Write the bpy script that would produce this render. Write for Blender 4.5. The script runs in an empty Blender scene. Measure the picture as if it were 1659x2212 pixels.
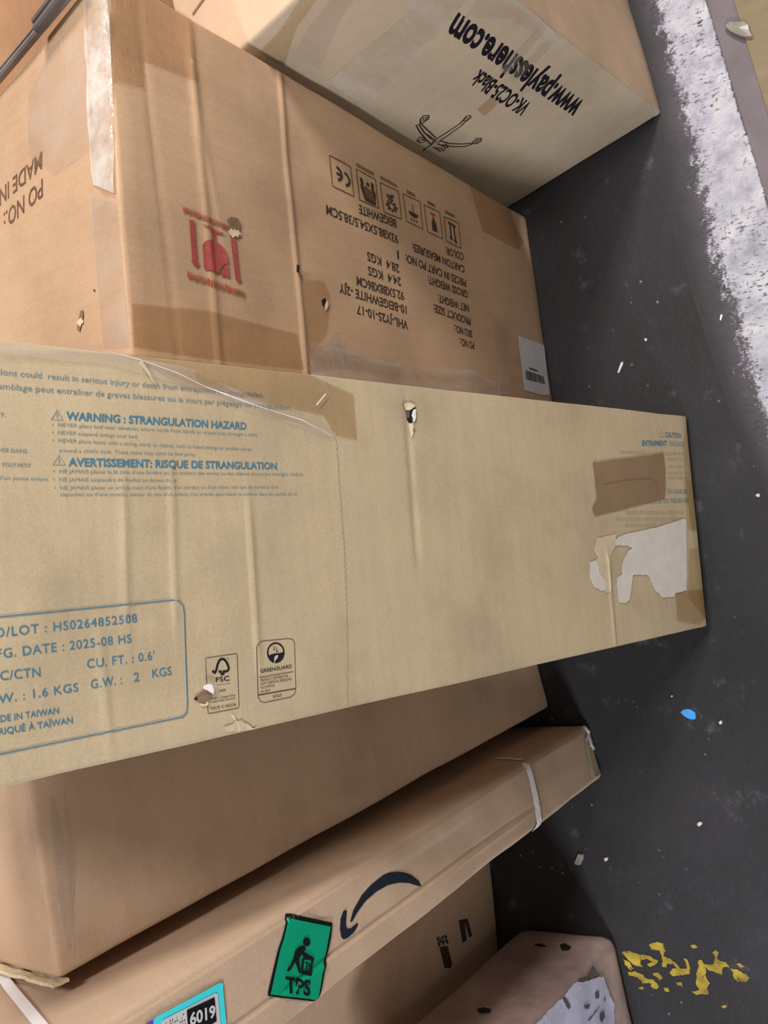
import bpy, bmesh, math, random
import numpy as np
from mathutils import Matrix, Vector, noise
from mathutils.geometry import tessellate_polygon

random.seed(7)
S = bpy.context.scene
COL = S.collection

# ------------------------------------------------------------------ camera
# phone held on its side above the floor, looking down at the stacked cartons
F, CX, CY, H = 1650.0, 829.5, 1106.0, 1.37
NADIR = (2180.0, 1010.0)                       # where plumb lines meet in the frame
_n = np.array([NADIR[0]-CX, NADIR[1]-CY, F]); _n /= np.linalg.norm(_n)
_Z = -_n
_Y = np.array([0, 0, 1.0]) - _n*_n[2]; _Y /= np.linalg.norm(_Y)
_X = np.cross(_Y, _Z)
R = np.array([_X, _Y, _Z])                     # camera (right, down, forward) -> world
EYE = np.array([0, 0, H])
cam = bpy.data.cameras.new('camera'); cam.sensor_fit = 'VERTICAL'; cam.sensor_height = 36.0
cam.lens = F/2212*36.0; cam.clip_start = 0.02; cam.clip_end = 50
co = bpy.data.objects.new('camera', cam); COL.objects.link(co)
M = Matrix([[R[r, 0], -R[r, 1], -R[r, 2], EYE[r]] for r in range(3)] + [[0, 0, 0, 1]])
co.matrix_world = M
S.camera = co

# ------------------------------------------------------------------ exposure, world, lights
S.view_settings.view_transform = 'Standard'; S.view_settings.look = 'None'
S.view_settings.gamma = 1.0; S.view_settings.use_curve_mapping = False
S.view_settings.exposure = 0.0
W = bpy.data.worlds.new('world'); S.world = W; W.use_nodes = True
W.node_tree.nodes['Background'].inputs[0].default_value = (0.95, 0.97, 1.0, 1)
W.node_tree.nodes['Background'].inputs[1].default_value = 0.06

def area(name, loc, target, size, power, color, size_y=None):
    l = bpy.data.lights.new(name, 'AREA'); l.energy = power; l.color = color
    l.shape = 'RECTANGLE'; l.size = size; l.size_y = size_y or size
    o = bpy.data.objects.new(name, l); COL.objects.link(o); o.location = loc
    o.rotation_euler = (Vector(target)-Vector(loc)).to_track_quat('-Z', 'Y').to_euler()
    return o
KEY = area('ceiling_lamp_light', (0.74, 0.26, 2.50), (0.2, 0.6, 0.0), 0.22, 25, (1.0, 0.94, 0.89), 0.45)
REAR = area('second_ceiling_lamp_light', (2.0, -0.05, 2.25), (0.0, 0.7, 0.6), 0.30, 52, (1.0, 0.93, 0.87), 0.5)
SIDE = area('side_lamp_light', (-2.35, -0.25, 2.30), (-0.2, 0.6, 0.3), 0.45, 62, (0.97, 0.96, 1.0), 0.45)
FILL = area('front_fill_light', (-0.5, -1.9, 2.3), (0.0, 0.7, 0.7), 1.8, 14, (1.0, 0.96, 0.90), 1.4)  # unseen soft fill added behind the camera to brighten the front faces

# ------------------------------------------------------------------ helpers
def lin(r, g, b):
    f = lambda c: (c/255/12.92) if c/255 <= .04045 else ((c/255+.055)/1.055)**2.4
    return (f(r), f(g), f(b), 1.0)

def ray(p): return R @ np.array([p[0]-CX, p[1]-CY, F])
def on_z(p, z=0.0):
    d = ray(p); return EYE + d*((z-H)/d[2])

def link(o, parent=None):
    COL.objects.link(o)
    if parent is not None: o.parent = parent
    return o
def empty(name, loc, label, cat, group=None):
    o = bpy.data.objects.new(name, None); o.location = loc; o.empty_display_size = .05
    o['label'] = label; o['category'] = cat
    if group: o['group'] = group
    COL.objects.link(o)
    bpy.context.view_layer.update()
    return o
def mesh_obj(name, verts, faces, mats, parent=None, mat_idx=None, smooth=False, label=None):
    me = bpy.data.meshes.new(name)
    off = Vector(parent.matrix_world.translation) if parent is not None else Vector((0, 0, 0))
    me.from_pydata([tuple(Vector(v)-off) for v in verts], [], faces)
    for m in (mats if isinstance(mats, (list, tuple)) else [mats]): me.materials.append(m)
    if mat_idx: me.polygons.foreach_set('material_index', mat_idx)
    if smooth: me.polygons.foreach_set('use_smooth', [True]*len(me.polygons))
    me.update()
    o = bpy.data.objects.new(name, me); link(o, parent)
    if label: o['label'] = label
    bpy.context.view_layer.update()
    return o

# ------------------------------------------------------------------ materials
class N:
    def __init__(s, name):
        s.m = bpy.data.materials.new(name); s.m.use_nodes = True
        s.t = s.m.node_tree; s.n = s.t.nodes; s.l = s.t.links
        s.b = s.n['Principled BSDF']; s.out = s.n['Material Output']
        s.tc = s.n.new('ShaderNodeTexCoord')
    def new(s, k, **kw):
        n = s.n.new(k)
        for a, v in kw.items(): setattr(n, a, v)
        return n
    def put(s, a, b): s.l.new(a, b)
    def noise(s, scale, detail=4, rough=.55, vec=None, stretch=None):
        n = s.new('ShaderNodeTexNoise'); n.inputs['Scale'].default_value = scale
        n.inputs['Detail'].default_value = detail; n.inputs['Roughness'].default_value = rough
        v = vec or s.tc.outputs['Object']
        if stretch:
            mp = s.new('ShaderNodeMapping'); mp.inputs['Scale'].default_value = stretch
            s.put(v, mp.inputs[0]); v = mp.outputs[0]
        s.put(v, n.inputs['Vector']); return n.outputs['Fac']
    def ramp(s, fac, stops):
        r = s.new('ShaderNodeValToRGB'); e = r.color_ramp.elements
        while len(e) < len(stops): e.new(.5)
        for x, (p, c) in zip(e, stops): x.position = p; x.color = c
        s.put(fac, r.inputs[0]); return r.outputs[0]
    def mix(s, fac, a, b, mode='MIX'):
        m = s.new('ShaderNodeMix', data_type='RGBA', blend_type=mode)
        for sock, v in ((m.inputs[0], fac), (m.inputs[6], a), (m.inputs[7], b)):
            if isinstance(v, (float, int)): sock.default_value = v
            elif isinstance(v, tuple): sock.default_value = v
            else: s.put(v, sock)
        return m.outputs[2]
    def math(s, op, a, b=0.0, clamp=False):
        m = s.new('ShaderNodeMath', operation=op, use_clamp=clamp)
        for sock, v in ((m.inputs[0], a), (m.inputs[1], b)):
            if isinstance(v, (float, int)): sock.default_value = v
            else: s.put(v, sock)
        return m.outputs[0]
    def bump(s, h, strength=.2, dist=.002):
        b = s.new('ShaderNodeBump'); b.inputs['Strength'].default_value = strength
        b.inputs['Distance'].default_value = dist
        s.put(h, b.inputs['Height']); s.put(b.outputs[0], s.b.inputs['Normal'])
    def base(s, v, rough=.8, spec=.3):
        if isinstance(v, tuple): s.b.inputs['Base Color'].default_value = v
        else: s.put(v, s.b.inputs['Base Color'])
        s.b.inputs['Roughness'].default_value = rough
        s.b.inputs['Specular IOR Level'].default_value = spec
        return s.m

G = lambda v: (v, v, v, 1)
def cardboard(name, rgb, stain=.35, flute=(1, 1, 12), rough=.78, spec=.25):
    k = N(name); c = lin(*rgb)
    dk = tuple(x*.80 for x in c[:3])+(1,); lt = tuple(min(1, x*1.10) for x in c[:3])+(1,)
    a = k.ramp(k.noise(5, 5, .6), [(.30, dk), (.5, c), (.72, lt)])
    streak = k.ramp(k.noise(9, 3, .6, stretch=flute), [(.35, G(.955)), (.65, G(1.025))])
    a = k.mix(.8, a, streak, 'MULTIPLY')
    grain = k.ramp(k.noise(420, 2, .7), [(.3, G(.88)), (.7, G(1.08))])
    a = k.mix(.7, a, grain, 'MULTIPLY')
    spots = k.ramp(k.noise(24, 6, .75), [(.0, G(1)), (.62, G(1)), (.74, G(.72)), (1, G(.6))])
    a = k.mix(stain, a, spots, 'MULTIPLY')
    k.bump(k.math('ADD', k.math('MULTIPLY', k.noise(300, 2), .3), k.noise(35, 4)), .18, .0015)
    return k.base(a, rough, spec)
def plain(name, rgb, rough=.6, var=.12, scale=60, spec=.3, metallic=0.0):
    k = N(name); c = lin(*rgb)
    a = k.ramp(k.noise(scale, 4), [(.3, tuple(x*(1-var) for x in c[:3])+(1,)), (.7, tuple(min(1, x*(1+var)) for x in c[:3])+(1,))])
    k.b.inputs['Metallic'].default_value = metallic
    return k.base(a, rough, spec)
def ink(name, rgb, wear=.3):
    return plain(name, rgb, .7, wear, 260, .2)
def tape(name, tint, gloss=.10, rough=.16, wrinkle=.35, veil=0.0, veil_rgb=(225, 215, 205)):
    """see-through packing tape: tinted transmission with a wrinkled sheen"""
    k = N(name)
    tr = k.new('ShaderNodeBsdfTransparent'); tr.inputs[0].default_value = tint
    gl = k.new('ShaderNodeBsdfGlossy'); gl.inputs['Roughness'].default_value = rough
    df = k.new('ShaderNodeBsdfDiffuse'); df.inputs[0].default_value = lin(*veil_rgb)
    h = k.noise(38, 4, .6, stretch=(1, 1, 2.5))
    b = k.new('ShaderNodeBump'); b.inputs['Strength'].default_value = wrinkle; b.inputs['Distance'].default_value = .004
    k.put(h, b.inputs['Height']); k.put(b.outputs[0], gl.inputs['Normal'])
    m1 = k.new('ShaderNodeMixShader'); k.put(tr.outputs[0], m1.inputs[1]); k.put(df.outputs[0], m1.inputs[2])
    k.put(k.math('MULTIPLY', k.ramp(k.noise(20, 4, .6, stretch=(1, 1, .4)), [(.35, G(.2)), (.7, G(1.3))]), veil), m1.inputs[0])
    m2 = k.new('ShaderNodeMixShader'); m2.inputs[0].default_value = gloss
    k.put(m1.outputs[0], m2.inputs[1]); k.put(gl.outputs[0], m2.inputs[2])
    k.put(m2.outputs[0], k.out.inputs[0]); k.n.remove(k.b)
    return k.m

MT = dict(
    vhl=cardboard('kraft_board_brown', (190, 158, 128), .35, (14, 1, 1)),
    pay=cardboard('kraft_board_greyed', (194, 179, 156), .35, (1, 1, 12)),
    pay_lit=cardboard('kraft_board_warm_lit', (200, 172, 146), .25),
    long=cardboard('kraft_board_light', (184, 167, 137), .30, (1, 1, 10)),
    c=cardboard('kraft_board_plain', (208, 178, 152), .4, (1, 1, 8)),
    amz=cardboard('kraft_board_pinkish', (200, 173, 149), .3, (1, 1, 2)),
    d=cardboard('kraft_board_dusty', (194, 166, 141), .3),
    f=cardboard('kraft_board_warm', (194, 152, 118), .2),
    torn=plain('torn_paper_edge', (214, 196, 166), .9, .15, 120),
    raw=plain('torn_board_inside', (128, 104, 80), .95, .2, 150),
    hole=plain('dark_hole', (26, 22, 20), .9),
    black=ink('black_print', (28, 26, 36)), blackink=ink('faded_black_print', (68, 56, 50)),
    brownink=ink('brown_print', (112, 84, 66)),
    blue=ink('blue_print', (72, 118, 142), .12), palebl=ink('pale_blue_print', (128, 142, 140), .12),
    ghost=ink('ghosted_print', (166, 150, 126), .1),
    red=ink('red_print', (168, 80, 76), .15), palered=ink('pale_red_print', (170, 96, 76), .15),
    swoosh=ink('navy_print', (30, 40, 52), .1),
    white=plain('white_label_paper', (206, 204, 208), .6, .05, 90),
    lilac=plain('soiled_white_film', (190, 190, 216), .35, .08, 40, .5),
    cream=plain('label_residue', (196, 180, 152), .8, .08, 70),
    resid=plain('label_remains_paper', (204, 198, 190), .8, .06, 50),
    kraft=cardboard('kraft_tape_brown', (138, 114, 86), .2, (1, 1, 4), .5, .4),
    tantape=tape('tan_tape', (.93, .89, .82, 1), .05, .3, .3),
    clear=tape('clear_tape', (.99, .98, .975, 1), .07, .14, .8, .22),
    shiny=tape('wrinkled_clear_tape', (.98, .97, .96, 1), .16, .12, 1.0, .55, (250, 244, 238)),
    milky=tape('milky_clear_tape', (.98, .97, .96, 1), .06, .2, .8, .50, (236, 228, 216)),
    glint=tape('crumpled_tape', (.97, .96, .95, 1), .22, .09, 1.6, .10, (236, 228, 216)),
    browntape_shade=tape('brown_tape_or_shade', (.90, .84, .77, 1), .06, .22, .5),
    green=plain('green_label', (0, 158, 118), .5, .04, 30), greenblk=plain('label_black', (16, 24, 24), .5),
    cyan=plain('cyan_label', (70, 226, 240), .5, .04, 30), purple=plain('purple_label', (96, 76, 220), .5),
    strap=plain('white_strap', (236, 233, 240), .4, .05, 30, .5),
    grey=plain('grey_plastic', (126, 118, 114), .45, .15, 40),
    greydk=plain('dark_grey_plastic', (92, 86, 86), .5, .15, 40),
    scrap=plain('scrap_plastic', (140, 136, 126), .35, .12, 50, .5),
    scuff=plain('board_scuff', (150, 130, 110), .85, .12, 40),
    flake=plain('blue_flake', (66, 150, 226), .5, .06), crumb=plain('pale_crumb', (200, 198, 200), .7, .15),
    chip=plain('grey_chip', (134, 128, 122), .7, .15), stick=plain('white_sliver', (226, 230, 240), .4, .05),
)
# pinkish shrink-film over cardboard
k = N('film_wrapped_board'); c0 = k.ramp(k.noise(7, 5, .6), [(.3, lin(122, 104, 100)), (.55, lin(158, 138, 134)), (.75, lin(186, 164, 158))])
c0 = k.mix(.6, c0, k.ramp(k.noise(30, 5, .7), [(.6, G(1)), (.72, G(.55))]), 'MULTIPLY')
k.bump(k.noise(22, 4, .6), .5, .004); MT['film'] = k.base(c0, .34, .5)
# dark worn deck
k = N('dark_floor_coating')
a = k.ramp(k.noise(4, 6, .6), [(.3, lin(27, 27, 28)), (.55, lin(37, 37, 41)), (.8, lin(52, 51, 57))])
dust = k.ramp(k.noise(16, 7, .68), [(.0, G(0)), (.60, G(0)), (.72, G(.5)), (1, G(1))])
a = k.mix(dust, a, lin(96, 96, 102))
fl = k.new('ShaderNodeTexVoronoi'); fl.inputs['Scale'].default_value = 34; k.put(k.tc.outputs['Object'], fl.inputs['Vector'])
flk = k.math('MULTIPLY', k.ramp(fl.outputs['Distance'], [(.0, G(1)), (.05, G(.8)), (.10, G(0))]), k.ramp(k.noise(9, 3), [(.52, G(0)), (.62, G(.8))]))
a = k.mix(flk, a, lin(140, 140, 146))
k.bump(k.math('ADD', k.noise(60, 5), k.math('MULTIPLY', k.noise(300, 3), .4)), .35, .002)
MT['floor'] = k.base(a, .55, .35)
# chipped white paint, worn away towards both long sides (uv.x runs across the line)
k = N('chipped_white_paint')
uv = k.tc.outputs['UV']; sep = k.new('ShaderNodeSeparateXYZ'); k.put(uv, sep.inputs[0])
prof = k.ramp(sep.outputs[0], [(0.0, G(0)), (.24, G(.18)), (.50, G(.70)), (.80, G(.86)), (.95, G(.80)), (1.0, G(.25))])
ns = k.noise(38, 8, .72, stretch=(1, 1.6, 1)); fine = k.noise(150, 5, .7, stretch=(2.6, 1, 1)); big = k.noise(9, 4, .6)
wear = k.math('ADD', prof, k.math('ADD', k.math('MULTIPLY', k.math('SUBTRACT', ns, .5), 1.3), k.math('ADD', k.math('MULTIPLY', k.math('SUBTRACT', fine, .5), .9), k.math('MULTIPLY', k.math('SUBTRACT', big, .5), .6))))
msk = k.ramp(wear, [(.36, G(0)), (.52, G(1))])
paint = k.ramp(k.noise(22, 5, .6), [(.3, lin(138, 136, 150)), (.48, lin(172, 171, 184)), (.7, lin(198, 198, 202))])
under = k.mix(k.math('MULTIPLY', k.ramp(sep.outputs[0], [(0.05, G(0)), (.38, G(1))]), k.ramp(k.noise(7, 6, .65), [(.3, G(.35)), (.6, G(1))])), lin(36, 36, 39), lin(86, 80, 88))
a = k.mix(msk, under, paint)
chips = k.ramp(k.noise(75, 7, .8, stretch=(2.4, .9, 1)), [(.54, G(0)), (.59, G(1))])
chips = k.math('MULTIPLY', chips, k.ramp(k.noise(11, 4, .6), [(.40, G(.15)), (.55, G(1))]))
scr = k.ramp(k.noise(26, 6, .8, stretch=(1, 3.2, 1)), [(.60, G(0)), (.66, G(.9))])
chips = k.math('MAXIMUM', chips, scr)
a = k.mix(chips, a, lin(44, 43, 43))
k.bump(msk, .4, .001); MT['linepaint'] = k.base(a, .55, .4)
k = N('worn_yellow_paint')
a = k.mix(k.ramp(k.noise(70, 6, .7), [(.55, G(0)), (.68, G(1))]), k.ramp(k.noise(30, 4), [(.3, lin(112, 96, 36)), (.7, lin(184, 162, 54))]), lin(70, 62, 34))
MT['yellow'] = k.base(a, .6, .3)
MT['plate'] = plain('grey_edge_plate', (112, 103, 108), .55, .12, 18)
MT['wallp'] = plain('dull_wall_paint', (150, 146, 138), .8, .06, 3)
k = N('dull_plywood')
a = k.ramp(k.noise(6, 5, .6, stretch=(6, 1, 1)), [(.3, lin(122, 108, 84)), (.7, lin(138, 124, 98))])
MT['ply'] = k.base(a, .7, .3)

# ------------------------------------------------------------------ setting
def slab(name, poly, z0, z1, mat, parent=None):
    n = len(poly)
    v = [(p[0], p[1], z0) for p in poly]+[(p[0], p[1], z1) for p in poly]
    f = [list(range(n))[::-1], list(range(n, 2*n))]+[[i, (i+1) % n, n+(i+1) % n, n+i] for i in range(n)]
    o = mesh_obj(name, v, f, mat, parent)
    bm = bmesh.new(); bm.from_mesh(o.data); bmesh.ops.recalc_face_normals(bm, faces=bm.faces); bm.to_mesh(o.data); bm.free()
    return o
floor = slab('floor', [(-3, -1.2), (3, -1.2), (3, 3.2), (-3, 3.2)], -.06, 0, MT['floor']); floor['kind'] = 'structure'

def wall(name, x0, y0, x1, y1, z1=3.2):
    o = slab(name, [(x0, y0), (x1, y0), (x1, y1), (x0, y1)], -.06, z1, MT['wallp']); o['kind'] = 'structure'; return o
wall('wall_back', -3, 3.2, 3, 3.3); wall('wall_left', -3.1, -1.2, -3, 3.3); wall('wall_right', 3, -1.2, 3.1, 3.3)
cl_ = slab('ceiling', [(-3.1, -1.2), (3.1, -1.2), (3.1, 3.3), (-3.1, 3.3)], 3.2, 3.26, MT['wallp']); cl_['kind'] = 'structure'

def px_line(pts, t):
    d = [0]
    for a, b in zip(pts, pts[1:]): d.append(d[-1]+math.hypot(b[0]-a[0], b[1]-a[1]))
    s = t*d[-1]
    for i in range(len(pts)-1):
        if s <= d[i+1] or i == len(pts)-2:
            u = (s-d[i])/(d[i+1]-d[i]); return (pts[i][0]+u*(pts[i+1][0]-pts[i][0]), pts[i][1]+u*(pts[i+1][1]-pts[i][1]))
L0 = [(1338, -120), (1360, 0), (1402, 200), (1440, 400), (1496, 640), (1580, 900), (1700, 1160)]
L1 = [(1491, -120), (1527, 0), (1659, 435), (1740, 700), (1860, 1060), (1930, 1300)]
nu, nv = 24, 80
vv, ff, uvs = [], [], []
for j in range(nv+1):
    a, b = on_z(px_line(L0, j/nv), .0012), on_z(px_line(L1, j/nv), .0012)
    for i in range(nu+1):
        vv.append(a+(b-a)*i/nu); uvs.append((i/nu, j/nv))
for j in range(nv):
    for i in range(nu):
        q = j*(nu+1)+i; ff.append([q, q+1, q+nu+2, q+nu+1])
ln = mesh_obj('white_floor_line', vv, ff, MT['linepaint'], floor)
ul = ln.data.uv_layers.new(name='UVMap')
for lp in ln.data.loops: ul.data[lp.index].uv = uvs[lp.vertex_index]
ln['label'] = 'worn white painted line along the floor edge'
bm = bmesh.new(); bm.from_mesh(ln.data)
if sum(f.normal.z for f in bm.faces) < 0: bmesh.ops.reverse_faces(bm, faces=bm.faces)
bm.to_mesh(ln.data); bm.free()
P = lambda *a: [tuple(on_z(p)[:2]) for p in a]
e0, e1 = np.array(P((1527, 0))[0]), np.array(P((1659, 435))[0]); dv = (e1-e0)/np.linalg.norm(e1-e0)
g0, g1 = np.array(P((1586, 0))[0]), np.array(P((1659, 242))[0]); dg = (g1-g0)/np.linalg.norm(g1-g0)
t1 = slab('trim_1', [e0-dv*1.2, e1+dv*1.6, g1+dg*1.6, g0-dg*1.2], -.02, .002, MT['plate']); t1['kind'] = 'structure'
nr = np.array([-dg[1], dg[0]]); nr = nr if nr[1] < 0 else -nr
t2 = slab('trim_2', [g0-dg*1.2, g1+dg*1.6, g1+dg*1.6+nr*.5, g0-dg*1.2+nr*.5], -.02, .006, MT['ply']); t2['kind'] = 'structure'

def jag(poly, amp, n=4):
    out = []
    for i in range(len(poly)):
        a, b = poly[i], poly[(i+1) % len(poly)]
        for q in range(n):
            t = q/n; out.append((a[0]+(b[0]-a[0])*t+random.uniform(-amp, amp), a[1]+(b[1]-a[1])*t+random.uniform(-amp, amp)))
    return out
def crop(o, s, pts): return [(o[0]+x/s, o[1]+y/s) for x, y in pts]
YEL = [
 [(110,280),(170,260),(300,300),(420,325),(500,375),(470,410),(400,435),(385,400),(440,380),(380,345),(320,365),(310,400),(340,440),(250,420),(180,360)],
 [(130,350),(200,390),(240,455),(200,470),(150,410)], [(170,490),(250,480),(330,510),(370,555),(450,570),(510,640),(480,670),(420,650),(420,610),(330,600),(280,540),(190,520)],
 [(440,500),(500,490),(545,545),(520,575),(480,540),(450,525)],
 [(400,190),(480,170),(550,190),(575,260),(555,320),(620,345),(690,390),(735,455),(800,455),(790,380),(760,340),(800,345),(840,440),(830,510),(740,520),(660,535),(620,500),(640,455),(690,450),(660,400),(600,400),(580,440),(535,430),(545,370),(530,310),(510,260),(420,250)],
 [(835,205),(880,195),(920,235),(870,240)],
 [(910,370),(950,355),(1000,410),(1080,400),(1100,330),(1070,280),(1110,255),(1140,290),(1120,345),(1160,375),(1215,385),(1250,440),(1180,430),(1170,515),(1110,490),(1030,470),(1000,440),(1000,540),(1045,610),(1010,660),(1030,720),(900,725),(850,690),(930,680),(900,620),(900,500),(930,430)],
 [(1260,455),(1330,460),(1420,510),(1470,550),(1420,590),(1340,590),(1290,540),(1290,490)],
 [(1320,405),(1370,395),(1410,430),(1370,440)], [(1160,850),(1210,835),(1235,855),(1190,875)], [(690,600),(740,590),(760,640),(710,630)], [(290,650),(330,640),(345,670),(300,672)], [(555,660),(600,655),(620,695),(580,700)]]
def flat_poly(polys, zfun, mat, name, parent, amp=0.0, label=None):
    vs, fs = [], []
    for p in polys:
        q = jag(p, amp) if amp else p
        w = [zfun(x) for x in q]; o = len(vs); vs += w
        for t in tessellate_polygon([[Vector((x[0], x[1], 0)) for x in q]]): fs.append([o+i for i in t])
    ob = mesh_obj(name, vs, fs, mat, parent, label=label)
    return ob
flat_poly([crop((1320, 2000), 4.894, p) for p in YEL], lambda p: on_z(p, .0008), MT['yellow'], 'yellow_floor_mark', floor, 1.2, 'flaked yellow paint on the dark floor')

# ------------------------------------------------------------------ cartons
class Box:
    """carton with rounded edges from eight corners c[i][j][k]; i across, j depth, k up"""
    def __init__(s, C, r=.006, wob=.0012, seed=0.0, disp=None):
        s.C = C; s.r = r; s.wob = wob; s.seed = seed; s.disp = disp or {}
        e = lambda a, b: np.linalg.norm(np.array(a)-np.array(b))
        s.L = np.array([np.mean([e(C[0][j][k], C[1][j][k]) for j in (0, 1) for k in (0, 1)]),
                        np.mean([e(C[i][0][k], C[i][1][k]) for i in (0, 1) for k in (0, 1)]),
                        np.mean([e(C[i][j][0], C[i][j][1]) for i in (0, 1) for j in (0, 1)])])
    def tri(s, q):
        x, y, z = q; o = np.zeros(3)
        for i in (0, 1):
            for j in (0, 1):
                for k2 in (0, 1):
                    o = o+(x if i else 1-x)*(y if j else 1-y)*(z if k2 else 1-z)*s.C[i][j][k2]
        return o
    def surf(s, p, eps=0.0, round_=True):
        """p in metres inside the L-box -> world"""
        p = np.array(p, float); L = s.L; r = s.r
        q = np.clip(p, r, L-r); d = p-q; n = np.linalg.norm(d)
        if n > 1e-9: nn = d/n; p = q+nn*r
        else: nn = np.zeros(3)
        w = 0.0
        for (ax, side), fn in s.disp.items():
            if abs(nn[ax]) > .99 and (nn[ax] > 0) == (side == 1):
                o = [a for a in (0, 1, 2) if a != ax]
                w += fn(p[o[0]]/L[o[0]], p[o[1]]/L[o[1]])
        if s.wob:
            v = Vector((p[0]*6+s.seed, p[1]*6, p[2]*6)); w += s.wob*(noise.noise(v)*1.2+.5*noise.noise(v*3.1))
        p = p+nn*(w+eps)
        return s.tri(p/L)
    def build(s, name, mat, parent, step=.03, dense=None, mats=None, fmat=None):
        L, r = s.L, s.r; ax = []
        for a in range(3):
            n = max(2, int(L[a]/step))
            c = [0, r*.35, r]+[r+(L[a]-2*r)*t/n for t in range(1, n)]+[L[a]-r, L[a]-r*.35, L[a]]
            for (b, x0, x1, st) in (dense or []):
                if b == a: c += list(np.arange(x0, x1, st))
            c = sorted(set(round(float(x), 5) for x in c if 0 <= x <= L[a]))
            ax.append(c)
        idx, vs, fs, mi = {}, [], [], []
        def V(i, j, k2):
            t = (i, j, k2)
            if t not in idx: idx[t] = len(vs); vs.append(s.surf((ax[0][i], ax[1][j], ax[2][k2])))
            return idx[t]
        n0, n1, n2 = (len(a)-1 for a in ax)
        def quad(q, m): fs.append(q); mi.append(m)
        for side, i in ((0, 0), (1, n0)):
            for j in range(n1):
                for k2 in range(n2):
                    q = [V(i, j, k2), V(i, j+1, k2), V(i, j+1, k2+1), V(i, j, k2+1)]; quad(q if side else q[::-1], (fmat or {}).get((0, side), 0))
        for side, j in ((0, 0), (1, n1)):
            for i in range(n0):
                for k2 in range(n2):
                    q = [V(i, j, k2), V(i+1, j, k2), V(i+1, j, k2+1), V(i, j, k2+1)]; quad(q if not side else q[::-1], (fmat or {}).get((1, side), 0))
        for side, k2 in ((0, 0), (1, n2)):
            for i in range(n0):
                for j in range(n1):
                    q = [V(i, j, k2), V(i+1, j, k2), V(i+1, j+1, k2), V(i, j+1, k2)]; quad(q if side else q[::-1], (fmat or {}).get((2, side), 0))
        return mesh_obj(name, vs, fs, mats or mat, parent, mi, smooth=True)
    def face(s, ax, side): return Face(s, ax, side)

class Face:
    def __init__(s, box, ax, side):
        s.b = box; s.ax = ax; s.side = side; s.o = [a for a in (0, 1, 2) if a != ax]
        s.W = box.L[s.o[0]]; s.Hh = box.L[s.o[1]]; s.root = None
    def pt(s, u, v, eps=0.0):           # u, v in metres on the face
        p = [0, 0, 0]; p[s.ax] = s.b.L[s.ax]*s.side; p[s.o[0]] = u; p[s.o[1]] = v
        q = np.array(p); inside = (s.b.r <= u <= s.W-s.b.r) and (s.b.r <= v <= s.Hh-s.b.r)
        return s.b.surf(q, eps)
    def uv(s, px):                      # picture point -> metres on the face, by meeting the line of sight
        d = ray(px); x = np.array([s.W*.5, s.Hh*.5, 1.0])
        def f(x):
            p = [0, 0, 0]; p[s.ax] = float(s.side); p[s.o[0]] = x[0]/s.W; p[s.o[1]] = x[1]/s.Hh
            return s.b.tri(p)-EYE-d/F*x[2]
        for _ in range(25):
            r0 = f(x); J = np.array([(f(x+np.eye(3)[i]*1e-5)-r0)/1e-5 for i in range(3)]).T
            dx = np.linalg.solve(J, -r0); x = x+dx
            if np.abs(dx).max() < 1e-8: break
        return np.array([x[0], x[1]])

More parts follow.
